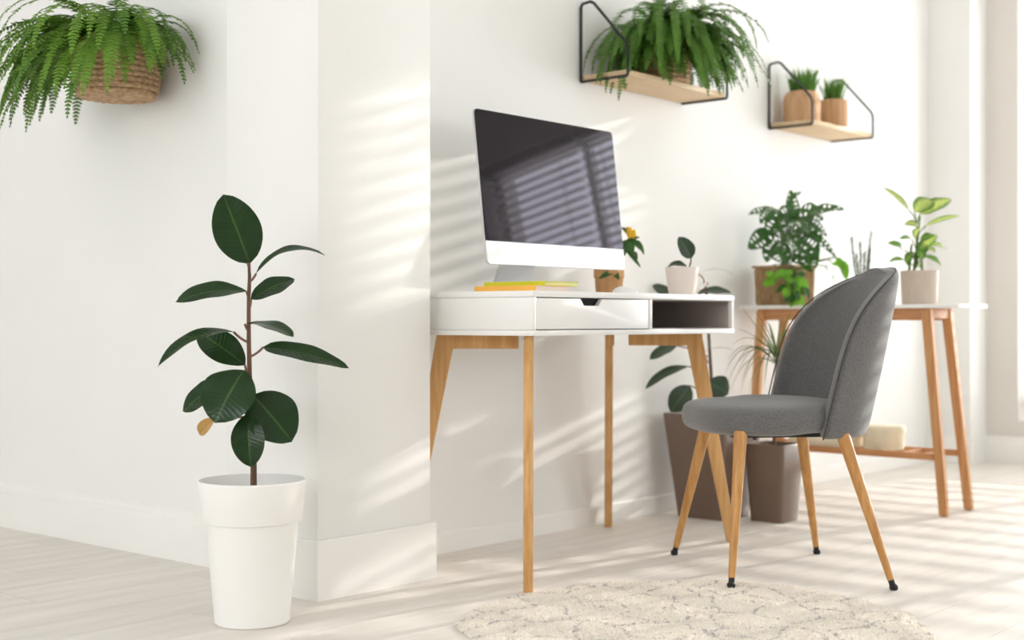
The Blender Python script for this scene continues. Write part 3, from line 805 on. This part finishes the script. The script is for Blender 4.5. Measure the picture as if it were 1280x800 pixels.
# tan pots with grass on the right shelf
def grass_pot(c, r, h, prof, label, nblade, seed):
    t = thing('grass_pot', label, 'plant', c, group='grass pots on the right wall shelf')
    finish('pot', lathe(BM(), prof, c, 14), M['tanpot'], parent=t, ang=20)
    finish('soil', lathe(BM(), [(r * .72, h - .012), (0, h - .008)], c, 16), M['soil'], parent=t)
    rnd = random.Random(seed); bm = BM()
    for i in range(nblade):
        a = rnd.uniform(0, 2 * PI); q = r * .66 * math.sqrt(rnd.random()); L = rnd.uniform(.06, .115)
        b0 = c + V((q * math.cos(a), q * math.sin(a), h - .012)); lean = V((math.cos(a), math.sin(a), 0)) * rnd.uniform(0, .5) * L * (q / r + .3)
        blade(bm, bez(b0, b0 + U * L * .6 + lean * .2, b0 + U * L + lean, 4), .0065, nrm=(rnd.uniform(-1, 1), rnd.uniform(-1, 1), 0))
    o = finish('grass', bm, M['grass'], parent=t, recalc=False, smooth=False); o['kind'] = 'stuff'
c = V((4.79, 2.625, 1.4505))
grass_pot(c, .07, .125, [(0, 0), (.069, 0), (.072, .004), (.074, .085), (.070, .105), (.060, .122), (.056, .125), (.052, .123), (.050, .105), (0, .105)], 'wider tan pot of short grass with rounded shoulders, left of the pair', 170, 3)
c = V((5.035, 2.615, 1.4505))
grass_pot(c, .056, .120, [(0, 0), (.053, 0), (.056, .004), (.058, .06), (.057, .118), (.055, .121), (.050, .121), (.049, .10), (0, .10)], 'narrower straight tan pot of short grass, right of the pair', 150, 9)

# ------------------------------------------------------------------ console table with plants
TX0, TX1, TY0, TY1, TZ = 4.445, 4.70, 1.845, 2.705, .731
tb = thing('console_table', 'narrow side table with white top, slanted reddish wooden legs and slatted lower rack', 'table', ((TX0 + TX1) / 2, (TY0 + TY1) / 2, 0))
finish('tabletop', B((TX0, TY0, TZ - .014), (TX1, TY1, TZ), .002), M['white'], parent=tb)
lg = []
for (xt, xb) in ((4.487, 4.492), (4.655, 4.705)):
    for (yt, yb) in ((1.975, 1.915), (2.625, 2.685)):
        bm = BM(); q = .017
        lo = [bm.verts.new((xb + sx * q * .85, yb + sy * q * .85, 0)) for sx, sy in ((-1, -1), (1, -1), (1, 1), (-1, 1))]
        hi = [bm.verts.new((xt + sx * q, yt + sy * q, TZ - .0145)) for sx, sy in ((-1, -1), (1, -1), (1, 1), (-1, 1))]
        bm.faces.new(lo[::-1]); bm.faces.new(hi)
        for j in range(4): bm.faces.new([lo[j], lo[(j + 1) % 4], hi[(j + 1) % 4], hi[j]])
        bmesh.ops.bevel(bm, geom=[e for e in bm.edges], offset=.004, segments=2, affect='EDGES')
        finish('leg', bm, M['bamboo'], parent=tb)
for x in (4.487, 4.655):
    finish('apron', B((x - .009, 1.985, TZ - .056), (x + .009, 2.615, TZ - .0145), .0015), M['bamboo_y'], parent=tb)
for y in (1.97, 2.63):
    finish('apron', B((4.498, y - .009, TZ - .050), (4.645, y + .009, TZ - .0145), .0015), M['bamboo_y'], parent=tb)
zr = .203
for x in (4.491, 4.690):
    finish('rack_rail', B((x - .008, 1.95, zr - .012), (x + .008, 2.65, zr + .010), .002), M['bamboo_y'], parent=tb)
for k in range(8):
    y = 2.0 + k * .087
    finish('rack_slat', B((4.4995, y - .011, zr - .004), (4.6815, y + .011, zr + .006), .0015), M['bamboo_y'], parent=tb)

# boxes on the rack
c = V((4.590, 2.185, zr + .0065))
t = thing('round_box', 'round cream lidded box on the lower rack of the side table', 'box', c, group='storage boxes on the rack')
finish('body', lathe(BM(), [(0, 0), (.070, 0), (.072, .003), (.074, .058), (0, .058)], c, 40), M['cream'], parent=t)
finish('lid', lathe(BM(), [(0, .0585), (.0775, .0585), (.078, .060), (.078, .080), (.075, .0835), (0, .085)], c, 40), M['cream'], parent=t)
c = V((4.592, 2.40, zr + .0065))
t = thing('rectangular_box', 'low rectangular cream box on the rack behind the chair', 'box', c, group='storage boxes on the rack')
finish('body', B(c + V((-.088, -.125, 0)), c + V((.088, .125, .060)), .006), M['cream'], parent=t)
finish('lid', B(c + V((-.091, -.128, .0605)), c + V((.091, .128, .080)), .005), M['cream'], parent=t)

# monstera in square rattan basket
mc = V((4.565, 2.575, TZ + .0005)); dm = proj(mc)[2]
t = thing('potted_monstera', 'swiss cheese plant with holed leaves in a square woven basket on the side table', 'plant', mc)
hw = .083; hh = .145
bm = BM(); square_pot(bm, mc, hw * .95, hw, hh, wall=.008)
finish('basket', bm, M['rattan'], parent=t)
for sgn, axis in ((-1, 0), (1, 0), (-1, 1), (1, 1)):
    bm = BM()
    for k in range(13):
        u = -hw * .88 + 2 * hw * .88 * k / 12
        if axis == 0: a = mc + V((sgn * hw * .955, u * .96, .004)); b2 = mc + V((sgn * (hw + .001), u, hh - .008))
        else: a = mc + V((u * .96, sgn * hw * .955, .004)); b2 = mc + V((u, sgn * (hw + .001), hh - .008))
        tube(bm, [a, (a + b2) / 2, b2], .0045, 6)
    finish('woven_side', bm, M['rattan'], parent=t)
bm = BM(); q = hw + .003
tube(bm, [mc + V((a * q, b2 * q, hh)) for a, b2 in ((-1, -1), (0, -1), (1, -1), (1, 0), (1, 1), (0, 1), (-1, 1), (-1, 0), (-1, -1))], .005, 6)
finish('rim', bm, M['rattan'], parent=t)
finish('soil', B(mc + V((-hw + .012, -hw + .012, hh - .03)), mc + V((hw - .012, hw - .012, hh - .02))), M['soil'], parent=t)
crown = mc + U * (hh - .02)
ML = [ # base px, tip px, width
 ((995, 275), (988, 237), 16), ((975, 265), (935, 269), 22), ((1012, 266), (1056, 262), 20), ((985, 268), (958, 296), 30),
 ((965, 290), (935, 311), 24), ((990, 272), (1012, 292), 34), ((985, 285), (1008, 308), 34), ((1005, 275), (1034, 296), 16),
 ((975, 275), (1000, 262), 26), ((975, 300), (958, 328), 26), ((998, 300), (1024, 322), 30), ((990, 318), (1016, 330), 22),
 ((1010, 290), (1045, 322), 12), ((972, 262), (950, 280), 22), ((995, 290), (975, 268), 34), ((1010, 310), (1014, 340), 26),
 ((980, 290), (1000, 318), 30), ((1000, 262), (1030, 275), 26), ((978, 330), (968, 352), 24), ((1030, 332), (1042, 358), 18), ((968, 283), (985, 302), 28), ((985, 255), (1002, 240), 10), ((1000, 283), (1028, 303), 26), ((968, 310), (985, 330), 26)]
rnd = random.Random(4)
for i, (bp_, tp, wpx) in enumerate(ML):
    dd = dm + rnd.uniform(-.10, .04)
    b0 = at(*bp_, dd); t0 = at(*tp, dd - rnd.uniform(-.02, .06))
    if t0.y > 2.70: t0.y = 2.70
    lf = finish('leaf', leaf(BM(), b0, t0, wpx * 1.08 * dm / FPX, -F * rnd.uniform(.3, .9) + U * rnd.uniform(.4, 1) + R * rnd.uniform(-.4, .4), arc=.010, n=15, cross=4, wpos=.38, holes=True, sharp=1.1, seed=i), M['monstera'], parent=t, recalc=False)
    bm = BM(); tube(bm, bez(crown + V((rnd.uniform(-.02, .02), rnd.uniform(-.02, .02), 0)), (crown + b0) / 2 + U * .02, b0, 6), .0022, 5); finish('petiole', bm, M['stemgreen'], parent=lf)
# trailing bright leaves spilling over the basket front
tr = [((1052, 325), (1058, 350), 11), ((1046, 322), (1056, 340), 9), ((1040, 330), (1062, 333), 8), ((968, 350), (954, 358), 13), ((966, 347), (957, 340), 10)]
for q in range(34):
    u = rnd.random(); xx = 978 + 26 * u + rnd.uniform(-8, 8); yy = 338 + 36 * rnd.random() * (.6 + .4 * u); an = rnd.uniform(-1.1, 1.0)
    ln = rnd.uniform(13, 21); tr.append(((xx, yy), (xx + ln * math.sin(an), yy + ln * math.cos(an)), rnd.uniform(6, 11)))
for i, (bp_, tp, wpx) in enumerate(tr):
    dd = dm - .165 - .006 * (i % 5)
    if bp_[0] > 1040: dd = dm - .20
    b0 = at(*bp_, dd); t0 = at(*tp, dd - .01)
    pk = i % 3 == 2 and i > 4
    lf = finish('leaf', leaf(BM(), b0, t0, wpx * dm / FPX, -F + U * .6 + R * rnd.uniform(-.6, .6), arc=.006, n=9, cross=3, wpos=.4), M['monstera' if pk else 'pothos'], parent=t, recalc=False, label=None if pk else 'bright yellow-green trailing leaf')
    bm = BM(); tube(bm, bez(crown - F * .05, at(bp_[0], 330 if bp_[0] < 1040 else 316, dd + .02), b0, 8), .0018, 5); finish('vine', bm, M['stemgreen'], parent=lf)

# rosemary between the two pots (its pot is behind the chair back)
rc = V((4.575, 2.27, TZ + .0005))
t = thing('potted_rosemary', 'thin upright rosemary sprigs in a pot hidden behind the chair back', 'plant', rc)
finish('pot', lathe(BM(), [(0, 0), (.04, 0), (.05, .08), (.052, .085), (.048, .085), (.045, .07), (0, .07)], rc, 24), M['potbeige'], parent=t)
finish('soil', lathe(BM(), [(.044, .071), (0, .074)], rc, 16), M['soil'], parent=t)
dr_ = proj(rc)[2]; rnd = random.Random(11)
for (x0, x1, yt) in ((1066, 1064, 297), (1075, 1075, 303), (1083, 1089, 290), (1088, 1088, 310), (1072, 1070, 318), (1080, 1081, 315)):
    p0 = at(x0 * .5 + 1078 * .5, 366, dr_); p1 = at(x1, yt, dr_)
    bm = BM(); tube(bm, [p0, (p0 + p1) / 2, p1], [.0022, .0018, .001], 5)
    for k in range(150):
        u = .15 + .85 * k / 150; p = p0.lerp(p1, u); a = rnd.uniform(0, 2 * PI); L = rnd.uniform(.008, .014)
        dv = V((math.cos(a), math.sin(a), .8)).normalized() * L * 1.4; sd = dv.cross(U).normalized() * .0019
        vs = [bm.verts.new(p - sd), bm.verts.new(p + sd), bm.verts.new(p + dv)]; bm.faces.new(vs)
    finish('sprig', bm, M['rosemary'], parent=t, recalc=False, smooth=False)

# dieffenbachia
dc = V((4.56, 2.035, TZ + .0005)); dd0 = proj(dc)[2]
t = thing('potted_dieffenbachia', 'light green and yellow variegated plant in a round beige pot on the side table', 'plant', dc)
finish('pot', lathe(BM(), [(0, 0), (.058, 0), (.061, .003), (.0655, .112), (.066, .118), (.062, .119), (.060, .10), (0, .098)], dc, 40), M['potbeige'], parent=t)
finish('soil', lathe(BM(), [(.06, .099), (0, .104)], dc, 20), M['soil'], parent=t)
for xs in ((1142, 1146, 1150), (1136, 1139, 1140), (1153, 1151, 1150)):
    bm = BM(); tube(bm, [at(xs[0] , 342, dd0), at(xs[1], 310, dd0), at(xs[2], 270 if xs[0] == 1142 else 305, dd0)], [.005, .0045, .003], 7)
    finish('stem', bm, M['stemgreen'], parent=t)
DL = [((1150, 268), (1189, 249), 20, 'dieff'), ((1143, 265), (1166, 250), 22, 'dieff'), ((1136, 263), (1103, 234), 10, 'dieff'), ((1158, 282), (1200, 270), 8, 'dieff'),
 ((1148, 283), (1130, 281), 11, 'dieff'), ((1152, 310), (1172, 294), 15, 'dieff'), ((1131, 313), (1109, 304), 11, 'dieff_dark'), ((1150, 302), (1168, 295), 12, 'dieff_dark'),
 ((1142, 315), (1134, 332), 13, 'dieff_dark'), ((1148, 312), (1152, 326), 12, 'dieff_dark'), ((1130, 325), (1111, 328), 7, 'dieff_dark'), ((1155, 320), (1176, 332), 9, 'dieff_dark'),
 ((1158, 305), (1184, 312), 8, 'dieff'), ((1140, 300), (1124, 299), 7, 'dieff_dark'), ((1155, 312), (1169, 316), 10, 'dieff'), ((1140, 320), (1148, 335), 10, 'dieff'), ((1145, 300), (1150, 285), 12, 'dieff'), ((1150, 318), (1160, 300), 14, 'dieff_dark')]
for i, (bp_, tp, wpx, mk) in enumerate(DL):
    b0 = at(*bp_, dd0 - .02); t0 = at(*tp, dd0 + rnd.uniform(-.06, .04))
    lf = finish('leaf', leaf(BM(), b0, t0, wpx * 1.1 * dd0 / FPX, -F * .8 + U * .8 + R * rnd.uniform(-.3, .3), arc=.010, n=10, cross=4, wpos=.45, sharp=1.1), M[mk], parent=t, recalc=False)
    bm = BM(); tube(bm, bez(at(1146, min(335, bp_[1] + 22), dd0), at(1146, bp_[1] + 8, dd0), b0, 5), .002, 5); finish('petiole', bm, M['stemgreen'], parent=lf)

# ------------------------------------------------------------------ floor planters behind the chair
pc = V((3.985, 2.525, 0)); d5 = proj(pc)[2]
t = thing('floor_rubber_plant', 'rubber plant in the larger glossy taupe square planter beside the desk', 'plant', pc)
finish('planter', square_pot(BM(), pc, .090, .127, .357), M['potbrown'], parent=t)
finish('soil', B(pc + V((-.112, -.112, .29)), pc + V((.112, .112, .312))), M['soil'], parent=t)
bm = BM(); tube(bm, [pc + V((0, 0, .30)), at(889, 470, d5), at(886, 420, d5), at(884, 372, d5), at(880, 350, d5)], [.007, .006, .005, .004, .003], 8)
finish('stem', bm, M['bark'], parent=t)
FL = [((846, 432), (812, 450), 20, U + tc_ * .6, .008), ((861, 458), (806, 487), 17, U * .8 + tc_ * .5, .022), ((862, 482), (838, 515), 29, tc_ + U * .2, .006),
 ((884, 478), (910, 493), 34, tc_ * .8 + U * .5, .008), ((878, 440), (918, 438), 6, U, .012), ((872, 342), (922, 347), 5, U, .022), ((872, 366), (914, 366), 19, U * .8 + tc_ * .5, .008),
 ((846, 372), (815, 357), 17, U * .6 + tc_, .0), ((884, 505), (860, 520), 20, tc_ + U, .005)]
for i, (bp_, tp, wpx, nn, arc) in enumerate(FL):
    do = [0, -.02, -.03, -.02, 0, .04, .06, .05, 0][i]
    if i == 8: continue
    b0 = at(*bp_, d5 + do); t0 = at(*tp, d5 + do - .02)
    lf = finish('leaf', leaf(BM(), b0, t0, wpx * d5 / FPX, nn, arc=arc, n=12, wpos=.5, fold=.15), M['leaf2'], parent=t, recalc=False, ang=80)
    sy = min(505, bp_[1] + 14)
    bm = BM(); ppt(bm, at(885, sy, d5), b0, .0025, .01); finish('petiole', bm, M['petiole'], parent=lf)

pc = V((4.035, 2.315, 0)); d6 = proj(pc)[2]
t = thing('floor_dracaena', 'thin grassy-leaved dracaena in the smaller taupe square planter behind the chair', 'plant', pc)
finish('planter', square_pot(BM(), pc, .060, .075, .260), M['potbrown'], parent=t)
finish('soil', B(pc + V((-.068, -.068, .21)), pc + V((.068, .068, .235))), M['soil'], parent=t)
bm = BM(); tube(bm, [pc + V((0, 0, .22)), at(967, 500, d6), at(970, 470, d6), at(972, 450, d6)], [.006, .0055, .005, .004], 8)
finish('stem', bm, M['bark'], parent=t)
rnd = random.Random(19)
tips = [(925, 382, 0), (945, 400, 0), (919, 410, 0), (960, 402, 0), (978, 392, 0), (915, 433, .5), (905, 470, 1), (912, 492, 1), (925, 493, 1), (908, 455, .8), (935, 494, 1), (918, 478, 1), (930, 440, .4), (950, 415, 0), (940, 385, .0), (906, 490, 1.1), (945, 488, 1), (1000, 400, 0), (1010, 430, .4), (1020, 460, .8), (990, 385, 0), (918, 462, .8), (955, 490, 1), (928, 476, .8), (1015, 480, 1), (985, 410, 0)]
for i, (x, y, dr1) in enumerate(tips):
    b0 = at(972 + rnd.uniform(-2, 2), 455 + rnd.uniform(-12, 8), d6); t0 = at(x, y, d6 + rnd.uniform(-.12, .12))
    mid = (b0 + t0) / 2 + U * (.03 + .085 * dr1)
    if dr1 > .3: mid = b0 * .35 + t0 * .65 + U * (.13 * dr1 + .02)
    finish('leaf', blade(BM(), bez(b0, mid, t0, 10), .0085 if i % 3 else .011), M['dracaena'], parent=t, recalc=False)

# ------------------------------------------------------------------ chair
ccen = V((3.234, 1.845, 0)); fdir = V((-.752, .659, 0)).normalized()
crot = math.atan2(fdir.y, fdir.x)
ch = thing('upholstered_chair', 'grey fabric shell chair with golden wooden legs facing the desk', 'chair', ccen, rot=crot)
CMW = MW[ch.name]; CINV = CMW.inverted()
def cpart(name, bm, m, **kw):    # bm in chair-local coordinates (x forward, y left)
    bm.transform(CMW); return finish(name, bm, m, parent=ch, **kw)
# seat cushion: rounded squircle, thick soft edge
bm = BM(); NS = 48
def seat_ring(sc_, z):
    out = []
    for j in range(NS):
        a = 2 * PI * j / NS; ca, sa = math.cos(a), math.sin(a); ex = .72
        x = math.copysign(abs(ca) ** ex, ca); yv = math.copysign(abs(sa) ** ex, sa)
        if x < 0: yv *= 1 - .42 * x * x
        out.append(bm.verts.new((.040 + (.208 * sc_) * x, (.245 - .012 * x) * sc_ * yv, z + (.006 if x < 0 else 0))))
    return out
prof = [(.80, .378), (.93, .381), (.985, .394), (1.0, .416), (.985, .438), (.93, .452), (.80, .459), (.5, .463), (.2, .464)]
rings = [seat_ring(*p) for p in prof]
bm.faces.new(rings[0][::-1]); bm.faces.new(rings[-1])
for p, q in zip(rings, rings[1:]):
    for j in range(NS): bm.faces.new([p[j], p[(j + 1) % NS], q[(j + 1) % NS], q[j]])
cpart('seat', bm, M['fabric'], ang=80, mods=[('SUBSURF', dict(levels=1, render_levels=2))])
# back shell
ZB0, ZTOP = .372, .818
def shell(s_, k, th):
    """s_: -1..1 across (left +), k: 0..1 up the shell, th: inset thickness"""
    wl = .252 * max(0.0, 1 - k ** 7) ** .5 * (1 - .04 * (1 - k)); dp = .190 * (1 - k ** 5.2)
    xb = -.226 - .090 * k - .006 * math.sin(PI * k)
    a = s_ * PI / 2
    x = xb + th + max(0.0, dp - th) * (1 - math.cos(a)) ** 1.05
    return V((x, max(wl - th * min(1, wl / .12), .010) * math.sin(a), ZB0 + (ZTOP - ZB0) * k))
def sheet(bm, thf, NT=24, NW=20):
    rows = []
    for i in range(NT + 1):
        k = 1 - (1 - i / NT) ** 1.9
        rows.append([bm.verts.new(shell(j / NW * 2 - 1, k, thf(k))) for j in range(NW + 1)])
    for i in range(NT):
        for j in range(NW): bm.faces.new([rows[i][j], rows[i][j + 1], rows[i + 1][j + 1], rows[i + 1][j]])
    return rows
TH = .040
bm = BM(); NT, NW = 24, 20
outer = sheet(bm, lambda k: 0.0, NT, NW)
inner = sheet(bm, lambda k: TH * (1 + .1 * k), NT, NW)
def border(rows): return [r[0] for r in rows] + rows[-1][1:-1] + [r[-1] for r in rows[::-1]] + rows[0][1:-1][::-1]
bo, bi = border(outer), border(inner); nB = len(bo)
mids = []
for a, b2 in zip(bo, bi):
    mids.append(bm.verts.new((a.co * .3 + b2.co * .7)))
for j in range(nB):
    j2 = (j + 1) % nB
    bm.faces.new([bo[j], bo[j2], mids[j2], mids[j]]); bm.faces.new([mids[j], mids[j2], bi[j2], bi[j]])
seam_pts = [v.co.copy() for v in border(outer)][: nB - (NW - 1)]
cpart('backrest', bm, M['fabric'], ang=75, mods=[('SUBSURF', dict(levels=1, render_levels=2))])
bm = BM(); tube(bm, [p + V((.0, 0, 0)) for p in seam_pts], .0020, 6)
cpart('piping', bm, M['fabric_seam'])
# legs with tapered wood, black ferrule and foot pad
feet = [at(914, 740, 3.372), at(843, 694, 3.890), at(1021, 693, 3.905), at(1117, 738, 3.385)]
tops = [at(926, 536, 3.44), at(884, 534, 3.80), at(1000, 541, 3.81), at(1052, 546, 3.46)]
for fo, to in zip(feet, tops):
    fo = V((fo.x, fo.y, .012 if (fo - feet[0]).length < .01 else .0045)); to = V((to.x, to.y, .392)); ax = (to - fo).normalized()
    bm = BM(); tube(bm, [fo + ax * .021, fo + ax * .2, to], [.0088, .0132, .0172], 20)
    lo = finish('leg', bm, M['beech'], parent=ch)
    bm = BM(); tube(bm, [fo + ax * .010, fo + ax * .0225], .0078, 16)
    lathe(bm, [(0, -.004), (.009, -.004), (.0108, .0), (.0108, .006), (.006, .011), (0, .012)], fo, 16)
    finish('foot_pad', bm, M['rubber'], parent=lo, label='black foot pad')
bm = BM()
box(bm, (-.11, -.15, .372), (.17, -.12, .386)); box(bm, (-.11, .12, .372), (.17, .15, .386)); box(bm, (.0, -.119, .374), (.03, .119, .384))
for p in ((.13, -.14), (.17, -.13), (.13, .14)): lathe(bm, [(0, .366), (.005, .366), (.006, .372), (0, .373)], (p[0] - .02, p[1], 0), 8)
cpart('seat_frame', bm, M['black'])

# ------------------------------------------------------------------ rug
rc = V((2.520, 1.640, 0)); RR = .515
rnd = random.Random(2)
def rrad(a): return RR * (1 + .018 * math.sin(a * 3 + 1) + .012 * math.sin(a * 7) + .006 * math.sin(a * 17) + .010 * math.sin(a * 11 + 2))
def rz(p, f): return .002 + .006 * min(1, (1 - f) * 14) + .0035 * noise.noise(V((p.x * 9, p.y * 9, 0))) + .0025 * noise.noise(V((p.x * 55, p.y * 55, 3)))
rug = thing('round_rug', 'round shaggy cream rug with thin broken grey lattice lines', 'rug', rc)
bm = BM(); NR, NA = 60, 260; rings = []
for i in range(1, NR + 1):
    f = i / NR; ring = []
    for j in range(NA):
        a = 2 * PI * j / NA; p = rc + V((math.cos(a), math.sin(a), 0)) * rrad(a) * f
        p.z = rz(p, f) if i < NR else .0008; ring.append(bm.verts.new(p))
    rings.append(ring)
cv = bm.verts.new(rc + U * .009)
for j in range(NA): bm.faces.new([cv, rings[0][j], rings[0][(j + 1) % NA]])
for p, q in zip(rings, rings[1:]):
    for j in range(NA): bm.faces.new([p[j], q[j], q[(j + 1) % NA], p[(j + 1) % NA]])
finish('rug_base', bm, M['rug'], parent=rug, ang=180)
vs = []; fs = []
for i in range(46000):
    a = rnd.uniform(0, 2 * PI); f = math.sqrt(rnd.random())
    p = rc + V((math.cos(a), math.sin(a), 0)) * rrad(a) * f * .995
    pr_ = proj(p)
    if pr_[2] < 1.5 or pr_[1] > 900: continue
    z = rz(p, f); b2 = rnd.uniform(0, 2 * PI); sd = V((math.cos(b2), math.sin(b2), 0)) * .0022
    tp = V((rnd.uniform(-.006, .006), rnd.uniform(-.006, .006), rnd.uniform(.003, .008)))
    k = len(vs); q = V((p.x, p.y, max(.001, z - .002)))
    vs += [tuple(q - sd - rc), tuple(q + sd - rc), tuple(q + tp - rc)]; fs.append((k, k + 1, k + 2))
me = bpy.data.meshes.new('pile'); me.from_pydata(vs, [], fs); me.materials.append(M['rug'])
o = bpy.data.objects.new('pile', me); COL.objects.link(o); o.parent = rug; o['kind'] = 'stuff'
